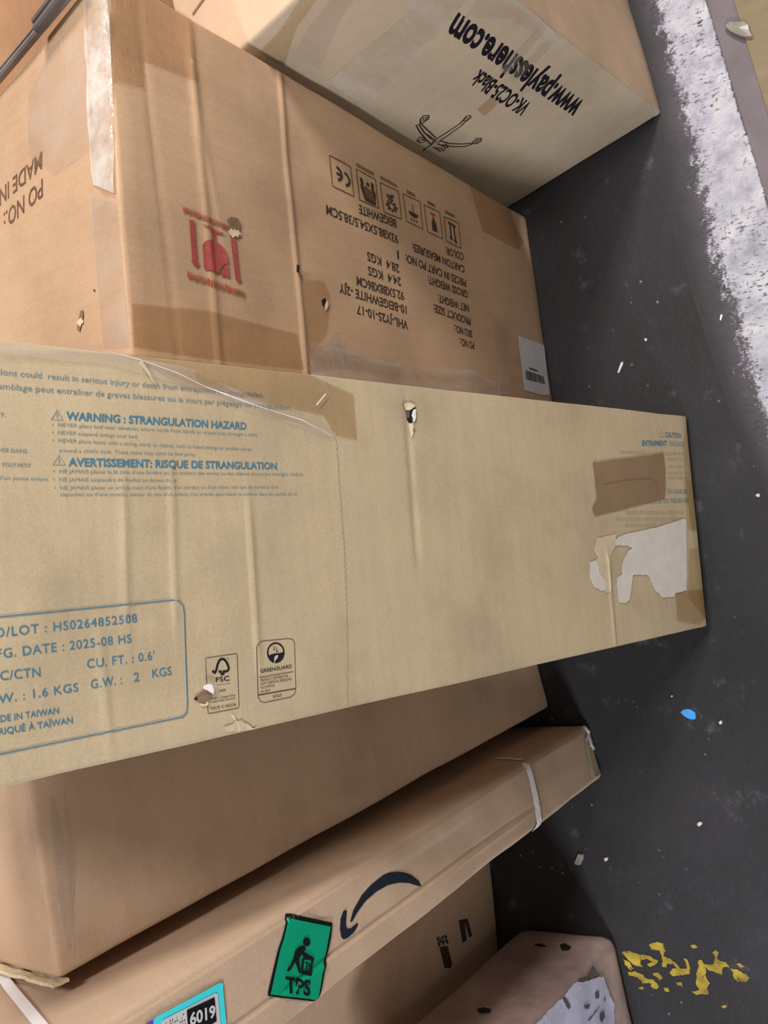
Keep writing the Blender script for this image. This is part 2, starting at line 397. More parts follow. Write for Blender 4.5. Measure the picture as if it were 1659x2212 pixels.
class Ink:
    """collects flat print / paper shapes that lie on carton faces; build() makes one mesh"""
    def __init__(s): s.v, s.f, s.m, s.mats = [], [], [], []
    def mi(s, mat):
        if mat not in s.mats: s.mats.append(mat)
        return s.mats.index(mat)
    def add2d(s, face, pts, tris, mat, eps, fn=None):
        o = len(s.v)
        for p in pts:
            s.v.append(face.pt(p[0], p[1], eps+(fn(p) if fn else 0)))
        k = s.mi(mat)
        for t in tris:
            a, b, c = (np.array(pts[i][:2]) for i in t)
            s.f.append([o+i for i in t]); s.m.append(k)
    def poly(s, face, px, mat, eps=.0006, amp=0.0, maxlen=.012, metres=False, fn=None):
        p = list(px) if metres else [tuple(face.uv(q)) for q in px]
        if amp: p = jag(p, amp, 5)
        bm = bmesh.new(); vs = [bm.verts.new((x, y, 0)) for x, y in p]
        for t in tessellate_polygon([[Vector((x, y, 0)) for x, y in p]]):
            try: bm.faces.new([vs[i] for i in t])
            except ValueError: pass
        for _ in range(5):
            es = [e for e in bm.edges if e.calc_length() > maxlen]
            if not es: break
            bmesh.ops.subdivide_edges(bm, edges=es, cuts=1, use_grid_fill=False)
            bmesh.ops.triangulate(bm, faces=[f for f in bm.faces if len(f.verts) > 3])
        bm.verts.index_update()
        s.add2d(face, [(v.co.x, v.co.y) for v in bm.verts], [[v.index for v in f.verts] for f in bm.faces], mat, eps, fn)
        bm.free()
    def stroke(s, face, px, w, mat, eps=.0006, closed=False, metres=False, step=.02):
        p = [np.array(q, float) if metres else face.uv(q) for q in px]
        if closed: p = p+[p[0]]
        d = []
        for a, b in zip(p, p[1:]):
            n = max(1, int(np.linalg.norm(b-a)/step))
            d += [a+(b-a)*i/n for i in range(n)]
        d.append(p[-1]); p = d
        pts, tr = [], []
        for i, q in enumerate(p):
            a = p[i-1] if i else (p[-2] if closed else p[0]); b = p[i+1] if i < len(p)-1 else (p[1] if closed else p[-1])
            t = b-a; t = t/(np.linalg.norm(t)+1e-12); nrm = np.array([-t[1], t[0]])
            ww = w(i/(len(p)-1)) if callable(w) else w
            pts += [q+nrm*ww/2, q-nrm*ww/2]
        for i in range(len(p)-1): tr += [[2*i, 2*i+1, 2*i+3], [2*i, 2*i+3, 2*i+2]]
        s.add2d(face, pts, tr, mat, eps)
    def text(s, face, txt, p0, p1, cap, mat, eps=.0006, bold=0.0, spacing=1.0):
        """baseline from picture point p0 to p1 (text fills it); cap = picture offset of the cap height"""
        a, b = face.uv(p0), face.uv(p1); c = face.uv((p0[0]+cap[0], p0[1]+cap[1]))
        v, f, x0, x1 = text_mesh(txt, bold, spacing)
        ex = (b-a)/(x1-x0); ey = (c-a)/CAP
        pts = [a+ex*(q[0]-x0)+ey*q[1] for q in v]
        s.add2d(face, pts, f, mat, eps)
    def build(s, name, parent, label=None, smooth=False):
        return mesh_obj(name, s.v, s.f, s.mats, parent, s.m, smooth, label)

def text_mesh(txt, bold=0.0, spacing=1.0):
    cu = bpy.data.curves.new('t', 'FONT'); cu.body = txt; cu.size = 1.0; cu.resolution_u = 3
    cu.offset = bold; cu.space_character = spacing; cu.dimensions = '2D'; cu.fill_mode = 'FRONT'
    o = bpy.data.objects.new('t', cu); COL.objects.link(o)
    dg = bpy.context.evaluated_depsgraph_get(); dg.update()
    me = o.evaluated_get(dg).to_mesh()
    me.calc_loop_triangles()
    v = [(q.co.x, q.co.y) for q in me.vertices]; f = [list(t.vertices) for t in me.loop_triangles]
    o.evaluated_get(dg).to_mesh_clear()
    bpy.data.objects.remove(o); bpy.data.curves.remove(cu)
    xs = [q[0] for q in v] or [0, 1]
    return v, f, min(xs), max(xs)
_v = text_mesh('H')[0]; CAP = max(q[1] for q in _v)

def prism(x, y, yaw, w, d, h, sx=0.0, sy=0.0):
    ca, sa = math.cos(yaw), math.sin(yaw)
    return [[[np.array([x, y, 0])+i*w*np.array([ca, sa, 0])+j*d*np.array([-sa, ca, 0])+k2*h*np.array([sx, sy, 1]) for k2 in (0, 1)] for j in (0, 1)] for i in (0, 1)]
def base_of(C):
    b = sum(C[i][j][0] for i in (0, 1) for j in (0, 1))/4; return (b[0], b[1], 0)
def ridge(v0, w, h):
    return lambda v: h*math.exp(-((v-v0)/w)**2)

# ---- tall brown carton ------------------------------------------------------------
zt = .92
fr, fl_ = on_z((1137, 468)), on_z((1195, 862))
dirb = (fl_-fr)/np.linalg.norm(fl_-fr)
tr_ = on_z((222, -76), zt); tl_ = on_z((282, 756), zt); dirt = (tl_-tr_)/np.linalg.norm(tl_-tr_)
s0, s1 = on_z((159, 0), zt), on_z((0, 199), zt); back = (s1-s0)/np.linalg.norm(s1-s0)
# right top edge runs through tr_ parallel to the photo's edge
wv = .545; dvh = .84
bb = np.array([-.045, 1.0, 0]); bb /= np.linalg.norm(bb)
C = [[[None, None], [None, None]], [[None, None], [None, None]]]
C[1][0][0] = fr; C[0][0][0] = fr+dirb*wv; C[1][0][1] = tr_; C[0][0][1] = tr_+dirt*wv
C[1][1][0] = fr+bb*dvh; C[0][1][0] = C[0][0][0]+bb*dvh
C[1][1][1] = tr_+back*dvh; C[0][1][1] = C[0][0][1]+back*dvh
vb = Box(C, .006, .0016, 3.0)
vf = vb.face(1, 0); vtop = vb.face(2, 1)
def crease(face, px, w, h):
    q = [face.uv(p) for p in px]; (u0, v0), (u1, v1) = q[0], q[-1]
    sl = (v1-v0)/(u1-u0)
    return lambda U, V: h*math.exp(-((V*face.Hh-(v0+sl*(U*face.W-u0)))/w)**2)
c1 = crease(vf, [(413, 110), (472, 760)], .005, .0016)
c2 = crease(vf, [(603, 160), (660, 790)], .004, .0024)
c3 = crease(vf, [(302, 40), (366, 600)], .004, -.0009)
c4 = crease(vf, [(470, 450), (530, 760)], .005, .0008)
c5 = lambda U, V: -.008*math.exp(-((U-.96)/.10)**2-((V-.02)/.05)**2)
vb.disp[(1, 0)] = lambda U, V: c1(U, V)+c2(U, V)+c3(U, V)+c4(U, V)+c5(U, V)
V0 = empty('cardboard_box', base_of(C), 'tall brown cardboard box printed with a red upside-down symbol and product table', 'cardboard box')
vl = [vf.uv(p)[1] for p in ((413, 110), (472, 760), (603, 160), (660, 790), (302, 40), (366, 600))]
vb.build('box_body', MT['vhl'], V0, .02, [(2, min(vl[0:2])-.02, max(vl[0:2])+.02, .0035), (2, min(vl[2:4])-.02, max(vl[2:4])+.02, .0035), (2, min(vl[4:6])-.02, max(vl[4:6])+.02, .005)])
o4 = (650, 300); k4 = 2.765
I = Ink()
def vt(txt, a, b, cap=48):
    p0, p1 = crop(o4, k4, [a, b]); I.text(vf, txt, p0, p1, (3/k4*cap/48, cap/k4), MT['blackink'], .0004, .018)
for t, a, b in (("BEIGEWHITE", (563, 485), (343, 393)), ("93X88.5X54.5/38.5CM", (575, 580), (150, 393)), ("1", (580, 672), (570, 667)),
                ("28.4  KGS", (583, 754), (393, 673)), ("24.4  KGS", (594, 832), (400, 760)), ("92.5X88X86CM", (612, 917), (332, 820)),
                ("10-BEIGEWHITE -2JY", (627, 998), (228, 862)), ("VHL-JY25-10-17", (637, 1090), (335, 990))): vt(t, a, b)
for t, a, b in (("COLOR:", (968, 684), (862, 645)), ("CARTON MEASURES:", (975, 760), (660, 625)), ("PIECES IN CART PO NO:", (985, 842), (620, 690)),
                ("GROSS WEIGHT:", (996, 908), (755, 818)), ("NET WEIGHT:", (1003, 992), (815, 930)), ("PRODUCT SIZE:", (1013, 1072), (790, 988)),
                ("SKU NO.:", (1022, 1146), (915, 1110)), ("PO NO.:", (1032, 1215), (945, 1190))): vt(t, a, b, 42)
I.build('printed_table', V0, 'black upside-down product table')
# text on the top panel
I = Ink()
for t, a, b, cap in (("MADE IN", (1062, 190), (0, 1170), 430), ("PO NO.:", (1085, 880), (100, 1760), 450)):
    p0, p1 = crop((0, 310), 11.64, [a, b]); I.text(vtop, t, p0, p1, (.5, cap/11.64), MT['brownink'], .0004, .012)
I.build('printed_text', V0, 'brown lettering on the top panel')
# six handling icons
o8 = (700, 330); k8 = 5.352
def q8(*a): return crop(o8, k8, a)
def icon(frame, draw):
    I = Ink(); fr_ = q8(*frame); I.stroke(vf, fr_, .0022, MT['brownink'], .0004, True)
    A, B, Cc, D = (vf.uv(p) for p in fr_)
    def at(x, y):       # x across, y down the icon as it appears, 0..1
        return (1-x)*(1-y)*A+x*(1-y)*B+x*y*Cc+(1-x)*y*D
    def L(pts, w=.003, m='blackink', closed=False): I.stroke(vf, [at(*p) for p in pts], w, MT[m], .0004, closed, True)
    def Pg(pts, m='blackink'): I.poly(vf, [tuple(at(*p)) for p in pts], MT[m], .0004, metres=True)
    draw(L, Pg, I); I.build('printed_symbol', V0)
arc = lambda cx, cy, rx, ry, a0, a1, n=12: [(cx+rx*math.cos(math.radians(a0+(a1-a0)*i/n)), cy+ry*math.sin(math.radians(a0+(a1-a0)*i/n))) for i in range(n+1)]
def ce(L, Pg, I):
    L(arc(.60, .54, .26, .21, -80, 80), .0042); L(arc(.24, .48, .26, .21, -80, 80), .0042); L([(.26, .48), (.48, .50)], .0042)
def hands(L, Pg, I):
    Pg([(.28, .5), (.4, .42), (.75, .5), (.86, .86), (.35, .88)], 'brownink'); L([(.2, .22), (.24, .4), (.2, .5), (.34, .88), (.82, .9), (.86, .55), (.78, .42), (.8, .2)], .006); Pg(arc(.55, .33, .09, .07, 0, 340, 9))
def sun(L, Pg, I):
    for i in range(8):
        a = i*math.pi/4; L([(.5+.13*math.cos(a), .68+.09*math.sin(a)), (.5+.32*math.cos(a), .68+.2*math.sin(a))], .004)
    L([(.3, .3), (.45, .5)], .004); L([(.45, .28), (.6, .48)], .004); Pg(arc(.62, .3, .08, .06, 0, 340, 9))
def umbrella(L, Pg, I):
    Pg([(.22, .55)]+arc(.5, .55, .3, .18, 180, 0)[1:]); L([(.5, .25), (.5, .6)], .003, 'red'); [L([(.3+.16*i, .8), (.34+.16*i, .88)], .003) for i in range(3)]
def bottle(L, Pg, I):
    Pg([(.36, .5), (.64, .5), (.68, .85), (.36, .86)]); Pg([(.45, .36), (.57, .36), (.6, .52), (.42, .52)]); L([(.35, .2), (.65, .22)], .004, 'red'); L([(.5, .2), (.5, .4)], .003, 'red')
def arrows(L, Pg, I):
    L([(.36, .2), (.40, .82)], .004); L([(.62, .22), (.68, .86)], .004); L([(.3, .72), (.40, .82), (.48, .74)], .004); L([(.58, .78), (.68, .87), (.76, .8)], .004); L([(.25, .16), (.75, .22)], .004)
for fr_, d_ in (([(58, 32), (298, 165), (338, 508), (100, 385)], ce), ([(365, 190), (590, 310), (625, 645), (405, 545)], hands), ([(645, 345), (855, 445), (888, 770), (685, 690)], sun),
                ([(908, 475), (1105, 565), (1135, 885), (945, 795)], umbrella), ([(1150, 605), (1330, 690), (1368, 1000), (1190, 915)], bottle), ([(1380, 740), (1550, 815), (1580, 1105), (1410, 1020)], arrows)): icon(fr_, d_)
for a, b in (((370, 140), (578, 255)), ((650, 285), (845, 390)), ((955, 448), (1055, 500)), ((1190, 570), (1280, 620)), ((1395, 685), (1505, 740))):
    I = Ink()
    (p, q) = q8(a, b); n = 9
    for i in range(n):
        t0, t1 = i/n, (i+.62)/n; I.stroke(vf, [(p[0]+(q[0]-p[0])*t, p[1]+(q[1]-p[1])*t) for t in (t0, t1)], .0055, MT['brownink'], .0004)
    I.build('printed_caption', V0)
# red mark
o5 = (380, 420); k5 = 6.9125
r5 = lambda *a: crop(o5, k5, a)
I = Ink(); RD = MT['red']
I.poly(vf, r5((185,385),(262,395),(305,1000),(338,1050),(288,1102),(203,1000),(228,1005)), RD, .0012, maxlen=.006)
I.poly(vf, r5((798,640),(875,668),(937,1268),(965,1290),(922,1345),(855,1255),(866,1255)), RD, .0012, maxlen=.006)
I.poly(vf, r5((405,1120),(383,760),(425,705),(490,688),(525,695),(522,548),(370,458),(460,480),(690,592),(690,610),(640,605),(580,575),(590,725),(660,765),(720,840),(748,930),(762,1040),(720,1050),(680,1070),(640,1130),(630,1185),(590,1180)), RD, .0012, maxlen=.006)
I.poly(vf, r5((690,1110),(720,1070),(758,1055),(780,1255),(640,1215)), RD, .0012, maxlen=.006)
for a, b, hh in (((155, 1205), (1010, 1510), 60), ((95, 225), (790, 520), 50)):
    (p, q) = r5(a, b); n = 26
    for i in range(n):
        t0 = i/n; t1 = (i+random.choice((.6, .75, .9)))/n; x = random.uniform(-.15, .15)*hh/k5
        I.stroke(vf, [(p[0]+(q[0]-p[0])*t, p[1]+(q[1]-p[1])*t+x) for t in (t0, t1)], hh/k5*.0009*random.uniform(.75, 1.0), MT['palered'], .0012)
I.build('printed_symbol', V0, 'red printed handling mark, upside down')
# damage
I = Ink()
I.poly(vf, [(488, 476), (497, 470), (512, 473), (517, 486), (514, 500), (500, 503), (491, 492)], MT['raw'], .0016)
I.poly(vf, [(487, 503), (497, 497), (512, 500), (518, 508), (510, 514), (498, 514)], MT['torn'], .0018, .0012)
I.build('torn_hole', V0)
I = Ink(); I.poly(vf, [(693, 650), (700, 644), (705, 652), (701, 662), (695, 662)], MT['hole'], .0012)
I.poly(vf, [(699, 662), (704, 650), (708, 655), (705, 668), (700, 672)], MT['torn'], .0016, .0008)
I.build('torn_hole', V0)
I = Ink(); I.poly(vf, [(636, 574), (641, 577), (640, 594), (636, 590)], MT['hole'], .0032)
I.build('torn_hole', V0)
I = Ink(); I.poly(vtop, [(168, 712), (176, 672), (182, 670), (183, 682), (174, 716)], MT['raw'], .0012)
I.poly(vtop, [(165, 698), (178, 688), (183, 694), (176, 706)], MT['torn'], .0014, .001)
I.build('torn_hole', V0)
I = Ink(); I.poly(vtop, [(204, 627), (208, 625), (208, 631)], MT['hole'], .001)
I.build('torn_hole', V0)
# packing tapes, and one sheet standing in for shade
def tape_part(name, face, px, mat, parent, eps=.0009, amp=0.0, wr=0.0, label=None, maxlen=.012):
    I = Ink(); sd = random.random()*50
    fn = (lambda p: wr*(.5+noise.noise(Vector((p[0]*45+sd, p[1]*14, sd))))) if wr else None
    I.poly(face, px, mat, eps, amp, maxlen, fn=fn); return I.build(name, parent, label, smooth=True)
tape_part('packing_tape_or_shade', vtop, [(185, -40), (226, -40), (236, 20), (247, 330), (252, 420), (205, 400), (196, 330)], MT['shiny'], V0, wr=.003, label='wrinkled shiny clear tape on the top edge', maxlen=.008)
tape_part('packing_tape_or_shade', vtop, [(60, 200), (110, 105), (190, 20), (200, 320), (120, 380), (60, 330)], MT['clear'], V0, .0007, wr=.001, label='clear tape on the top panel')
tape_part('packing_tape_or_shade', vtop, [(196, 420), (254, 440), (280, 752), (225, 752)], MT['clear'], V0, .0007, wr=.001)
tape_part('packing_tape_or_shade', vf, [(236, -30), (330, -30), (405, 8), (416, 90), (428, 182), (312, 132), (312, 190), (239, 176)], MT['browntape_shade'], V0, .0009, wr=.0012, label='brown see-through tape below the top edge')
tape_part('packing_tape_or_shade', vf, [(283, 656), (450, 672), (640, 722), (655, 800), (440, 775), (288, 750)], MT['browntape_shade'], V0, .0009, label='brown band painting in the shade of the leaning box')  # brown sheet laid on as the leaning box's shadow
tape_part('packing_tape_or_shade', vf, [(652, 604), (698, 606), (712, 640), (706, 720), (668, 770), (660, 730)], MT['browntape_shade'], V0, .0011)
tape_part('packing_tape_or_shade', vf, [(664, 738), (720, 748), (800, 775), (900, 796), (1010, 800), (1075, 830), (1080, 870), (700, 860), (664, 805)], MT['clear'], V0, .0012, wr=.005, label='crinkled clear tape along the bottom', maxlen=.008)
tape_part('packing_tape_or_shade', vf, [(664, 752), (700, 748), (716, 720), (726, 722), (735, 752), (800, 778), (860, 772), (842, 800), (760, 796), (700, 800), (666, 806)], MT['glint'], V0, .002, wr=.006, label='glinting crumpled tape', maxlen=.006)
tape_part('packing_tape_or_shade', vf, [(1064, 690), (1090, 680), (1096, 780), (1102, 852), (1078, 852)], MT['clear'], V0, .0012, wr=.0015)
tape_part('packing_tape_or_shade', vf, [(1010, 385), (1100, 440), (1136, 520), (1120, 540), (1040, 500)], MT['browntape_shade'], V0, .0009)
# shipping label
o5b = (1100, 700); k5b = 12.29
r5b = lambda *a: crop(o5b, k5b, a)
I = Ink(); I.poly(vf, r5b((210, 300), (880, 550), (925, 590), (1065, 1880), (900, 1900), (385, 1755)), MT['white'], .0012); lab = I.build('shipping_label', V0, 'white barcode label near the floor')
I = Ink()
A, B, Cc, D = r5b((410, 1220), (900, 1385), (945, 1600), (435, 1475))
x = 0.0
while x < .97:
    w_ = random.choice((.012, .02, .03)); L2 = lambda t, p, q: (p[0]+(q[0]-p[0])*t, p[1]+(q[1]-p[1])*t)
    I.poly(vf, [L2(x, A, B), L2(x+w_, A, B), L2(x+w_, D, Cc), L2(x, D, Cc)], MT['blackink'], .0015); x += w_+random.choice((.012, .022))
I.stroke(vf, r5b((520, 1170), (750, 1250)), .003, MT['blackink'], .0015)
I.build('barcode', lab)

# ---- carton with the web address ---------------------------------------------------
C = prism(.5655, .8712, -1.3749, .45, .6, .718, -.0338, .0425)
for j in (0, 1):
    for k2 in (0, 1): C[0][j][k2] = C[0][j][k2]+(C[1][j][k2]-C[0][j][k2])*.19+np.array([.018*k2, 0, 0])
# align the near floor corner and the top edge with what is seen
C[1][0][0] = on_z((1430, 245)); 
pb = Box(C, .006, .0014, 11.0)
pf = pb.face(1, 0); ps = pb.face(0, 1); pt_ = pb.face(2, 1)
P0 = empty('cardboard_box', base_of(C), 'cardboard box printed with a web address and a chair base drawing', 'cardboard box')
pb.build('box_body', None, P0, .02, mats=[MT['pay'], MT['pay_lit']], fmat={(2, 1): 1, (0, 1): 1})  # top and right side painted warmer, as the lamp light falls
o3 = (900, 0); k3 = 2.186
I = Ink()
I.text(pf, "www.paylesshere.com", (1262, 222), (988, 28), (-34, 39), MT['black'], .0004, .035)
I.text(pf, "VK-OC25-Black", (1149, 225), (1036, 150), (-23, 25), MT['black'], .0004, .03)
I.build('printed_text', P0, 'bold black upside-down lettering')
o6 = (840, 220); k6 = 3.607
r6 = lambda *a: crop(o6, k6, a)
I = Ink(); D6 = MT['blackink']
def st(*a, w=.0025, closed=False): I.stroke(pf, r6(*a), w, D6, .0004, closed)
st((330, 330), (345, 300), (560, 165), (572, 180), (380, 310)); st((555, 168), (605, 110), (635, 108), (638, 125), (590, 160), (572, 180)); st((578, 152), (600, 122), (622, 124), (596, 148), closed=True, w=.002)
st((365, 275), (300, 215), (245, 165), (212, 180), (240, 230), (290, 290)); st((232, 172), (275, 235), (330, 285)); st((245, 160), (245, 135), (270, 108), (310, 105), (308, 130), (280, 150), (255, 165), closed=True, w=.003); st((265, 145), (272, 125), (295, 118), (290, 135), closed=True)
st((400, 300), (470, 320), (560, 325), (650, 320)); st((410, 330), (500, 345), (590, 345), (655, 325)); st((648, 318), (680, 285), (720, 285), (715, 310), (680, 325), closed=True, w=.003); st((670, 312), (690, 295), (705, 298), (690, 312), closed=True)
st((345, 345), (400, 380), (430, 375), (440, 350), (400, 330), (375, 320)); st((360, 355), (405, 355), (420, 370)); st((215, 300), (240, 270), (275, 275), (285, 300), (250, 315), closed=True); st((230, 300), (262, 282), (270, 298)); st((330, 330), (280, 360), (265, 380)); st((290, 290), (330, 330), (370, 300))
st((300, 250), (360, 300)); st((440, 320), (460, 355))
I.build('printed_drawing', P0, 'line drawing of a swivel chair base')
for px, m, lb in (([(704, 176), (790, 100), (870, 35), (900, -40), (1030, -40), (985, 30), (925, 95), (835, 190), (792, 226)], 'milky', 'wide milky tape over the top edge'),
              ([(632, 122), (665, 60), (745, -40), (790, -40), (735, 40), (690, 150)], 'clear', None), ([(1000, 40), (1060, -40), (1120, -10), (1172, 42), (1214, 88), (1190, 100), (1100, 40)], 'milky', None),
              ([(1078, 150), (1168, 52), (1182, 62), (1094, 162)], 'clear', None), ([(1100, 165), (1195, 72), (1206, 84), (1112, 178)], 'clear', None),
              ([(1030, 235), (1062, 206), (1076, 222), (1046, 250)], 'browntape_shade', None), ([(560, 110), (600, 70), (660, -20), (710, -40), (640, 60), (612, 145)], 'tantape', None)):
    tape_part('packing_tape_or_shade', pf, px, MT[m], P0, .0010, wr=.001, label=lb)
I = Ink(); I.stroke(pt_, [(418, 32), (448, -12), (520, -110)], .004, MT['raw'], .0008); I.build('flap_seam', P0)
I = Ink(); I.poly(pf, [(1412, 222), (1426, 214), (1432, 246), (1416, 252)], MT['cream'], .001, .001); I.build('torn_corner', P0)

# ---- plain carton left of the leaning box -------------------------------------------
C = prism(-.4117, .7333, .1973, .385, .5, 1.0232, -.0121, -.0071)
cb = Box(C, .007, .0018, 23.0)
cf = cb.face(1, 0); ctop = cb.face(2, 1)
cr1 = crease(cf, [(163, 1700), (175, 2090)], .004, -.0015)
cb.disp[(1, 0)] = lambda U, V: cr1(U, V)
C0 = empty('cardboard_box', base_of(C), 'plain brown cardboard box with a ragged top flap behind the leaning box', 'cardboard box')
cb.build('box_body', MT['c'], C0, .03)
# ragged double-board edge of the flap along the left of the top
vs, fs = [], []
n = 40; ly = 5
A3, B3 = C[0][0][1], C[0][1][1]; out = np.array([-.96, -.2, 0])
for i in range(n+1):
    t = i/n; b = A3+(B3-A3)*t*.8
    for j in range(ly+1):
        s = j/ly; rr = noise.noise(Vector((t*16, s*3, 2)))
        vs.append(b+out*(.001+.006*s*(.6+.5*rr)*(1-.6*(1-min(1, t*9))))+np.array([0, 0, .006-.016*s+.004*rr]))
for i in range(n):
    for j in range(ly):
        a = i*(ly+1)+j; fs.append([a, a+1, a+ly+2, a+ly+1])
o = mesh_obj('ragged_flap', vs, fs, MT['torn'], C0, label='torn pale edge of the top flap')
md = o.modifiers.new('thick', 'SOLIDIFY'); md.thickness = .003
I = Ink()
for x0, y0, x1, y1, w_ in ((112, 1720, 150, 2050, .014), (140, 1705, 165, 2075, .008)):
    I.stroke(cf, [(x0, y0), ((x0+x1)/2+3, (y0+y1)/2), (x1, y1)], lambda t: w_*(.3+.7*math.sin(math.pi*t)), MT['clear'], .0005)
I.build('scuff_mark', C0)

# ---- flat carton with the arrow mark, standing on end --------------------------------
C = prism(-.5366, .6345, .1601,   .1089, .24, 1.2, .0017, -.0161)
C[0][0][0] = on_z((1304, 1677)); C[1][0][0] = on_z((1268, 1566))
ab = Box(C, .010, .0018, 31.0)
af = ab.face(1, 0); asd = ab.face(0, 1)
u1 = af.uv((600, 2042))[0]; u2 = af.uv((820, 1998))[0]; u3 = af.uv((400, 2240))[0]
sm = lambda x, a, w: 1/(1+math.exp(-(x-a)/w))
ab.disp[(1, 0)] = lambda U, V: .0022*sm(U*af.W, u1, .0022)*(1-sm(V*af.Hh, af.Hh, .1))*sm(V*af.Hh, .45, .03)+.0014*math.exp(-((U*af.W-u2)/.003)**2)*sm(V*af.Hh, .3, .03)-.0016*math.exp(-((U*af.W-u2-.006)/.004)**2)*sm(V*af.Hh, .3, .03)
A0 = empty('cardboard_box', base_of(C), 'flat cardboard box on end with a navy curved arrow and green label', 'cardboard box')
ab.build('box_body', MT['amz'], A0, .025, [(0, 0, .12, .002)])
o2 = (500, 1750); k2_ = 3.318
r2 = lambda *a: crop(o2, k2_, a)
I = Ink()
I.poly(af, r2((845,800),(868,720),(930,610),(1000,530),(1080,465),(1130,446),(1190,440),(1240,447),(1280,460),(1340,505),(1362,545),(1330,542),(1270,522),(1200,518),(1120,535),(1040,580),(960,650),(900,730),(860,798)), MT['swoosh'], .0005)
I.poly(af, r2((812,712),(821,722),(818,770),(815,820),(822,846),(850,846),(880,822),(898,808),(905,818),(890,850),(870,880),(830,915),(800,926),(783,910),(772,850),(776,780),(795,725)), MT['swoosh'], .0005)
I.build('printed_arrow', A0, 'navy curved arrow')
I = Ink(); I.poly(af, r2((390, 735), (715, 805), (708, 900), (625, 1368), (610, 1373), (252, 1330), (252, 1300)), MT['greenblk'], .0014, maxlen=.003); gl = I.build('warning_label', A0, 'green label with a lifting figure')
I = Ink()
I.poly(af, r2((390, 770), (700, 833), (612, 1358), (268, 1318)), MT['green'], .0021, maxlen=.003)
I.build('label_panel', gl)
I = Ink(); K = MT['greenblk']
I.text(af, "TPS", crop(o2, k2_, [(370, 1298)])[0], crop(o2, k2_, [(552, 1325)])[0], (2/k2_, -108/k2_), K, .0028, .03, 1.0)
I.poly(af, [(o2[0]+(525+27*math.cos(t*.5236))/k2_, o2[1]+(941+32*math.sin(t*.5236))/k2_) for t in range(12)], K, .0028)
I.poly(af, r2((505,965),(520,985),(505,1010),(545,1035),(575,1052),(560,1062),(510,1050),(490,1030),(470,1062),(475,1110),(488,1160),(470,1168),(455,1120),(440,1085),(415,1130),(395,1152),(380,1145),(410,1100),(430,1060),(440,1010),(470,975)), K, .0028)
I.poly(af, r2((500,1048),(580,1055),(572,1072),(500,1066)), K, .0028); I.poly(af, r2((562,1060),(580,1060),(560,1180),(545,1180)), K, .0028); I.poly(af, r2((490,1145),(562,1152),(556,1185),(484,1170)), K, .0028); I.poly(af, r2((490,1060),(506,1060),(500,1150),(484,1150)), K, .0028)
I.stroke(af, r2((515, 1085), (530, 1095), (525, 1125), (515, 1140)), .0018, K, .0028); I.stroke(af, r2((538, 1090), (548, 1110), (535, 1140)), .0018, K, .0028)
I.build('label_print', gl)
o9 = (260, 2060); k9 = 5.53
r9 = lambda *a: crop(o9, k9, a)
I = Ink(); I.poly(af, r9((375, 790), (410, 745), (1150, 350), (1195, 342), (1215, 365), (1260, 870), (1330, 1500), (380, 1650)), MT['cyan'], .0012, maxlen=.004); cl = I.build('route_label', A0, 'cyan numbered label at the picture edge')
I = Ink(); I.poly(af, r9((480, 800), (500, 780), (1120, 468), (1150, 480), (1190, 870), (1240, 1400), (480, 1500)), MT['white'], .0016, maxlen=.004); I.build('label_panel', cl)
I = Ink(); I.poly(af, r9((270, 850), (330, 800), (378, 780), (385, 1200), (270, 1200)), MT['purple'], .0010); I.build('label_backing', cl, 'purple corner')
I = Ink(); I.poly(af, r9((775, 670), (1108, 515), (1135, 800), (1030, 870), (800, 960)), MT['greenblk'], .0020, maxlen=.004)
p0, p1 = r9((815, 850), (1120, 745)); I.text(af, "6019", p0, p1, (-6/k9, -140/k9), MT['white'], .0025, .03)
for i in range(9):
    for j in range(4):
        if random.random() < .7: 
            x, y = 520+i*26+j*8, 822-i*13+j*34; I.poly(af, r9((x, y), (x+14, y-7), (x+15, y+9), (x+1, y+14)), MT['blackink'] if random.random() < .4 else MT['ghost'], .0018)
I.build('label_print', cl)
# white strap round the carton
o6b = (1100, 1520); k6b = 6.912
r6b = lambda *a: crop(o6b, k6b, a)
I = Ink()
I.poly(af, r6b((195, 850), (245, 840), (290, 905), (345, 1100), (430, 1480), (465, 1790), (450, 1870), (370, 1950), (355, 1910), (390, 1790), (330, 1400), (275, 1130)), MT['strap'], .0022)
I.build('strap', A0, 'white strap round the lower end')
I = Ink(); I.poly(asd, r6b((215, 838), (215, 862), (120, 858), (0, 845), (-200, 842), (-200, 822), (0, 815), (120, 830)), MT['strap'], .0014); I.build('strap', A0)
I = Ink(); fnw = lambda p: .004*abs(noise.noise(Vector((p[0]*120, p[1]*120, 3))))
sh = lambda *p: [(x-9, y) for x, y in r6b(*p)]
I.poly(af, sh((1155, 310), (1200, 298), (1245, 330), (1290, 430), (1335, 600), (1330, 690), (1285, 700), (1240, 610), (1185, 520), (1215, 450), (1180, 400)), MT['strap'], .002, .0012, .006, fn=fnw)
I.poly(af, sh((1165, 520), (1200, 510), (1260, 760), (1330, 1080), (1420, 1060), (1400, 1120), (1280, 1190), (1235, 980), (1190, 700)), MT['cream'], .0016, .0008, .006)
I.build('crumpled_tape', A0, 'white crumpled tape on the lower corner')
# strap on the side panel near the top
I = Ink(); I.stroke(asd, [(-60, 2050), (0, 2112), (25, 2146), (55, 2185), (78, 2212), (110, 2250), (180, 2330)], lambda t: .010, MT['strap'], .004); I.build('strap', A0)

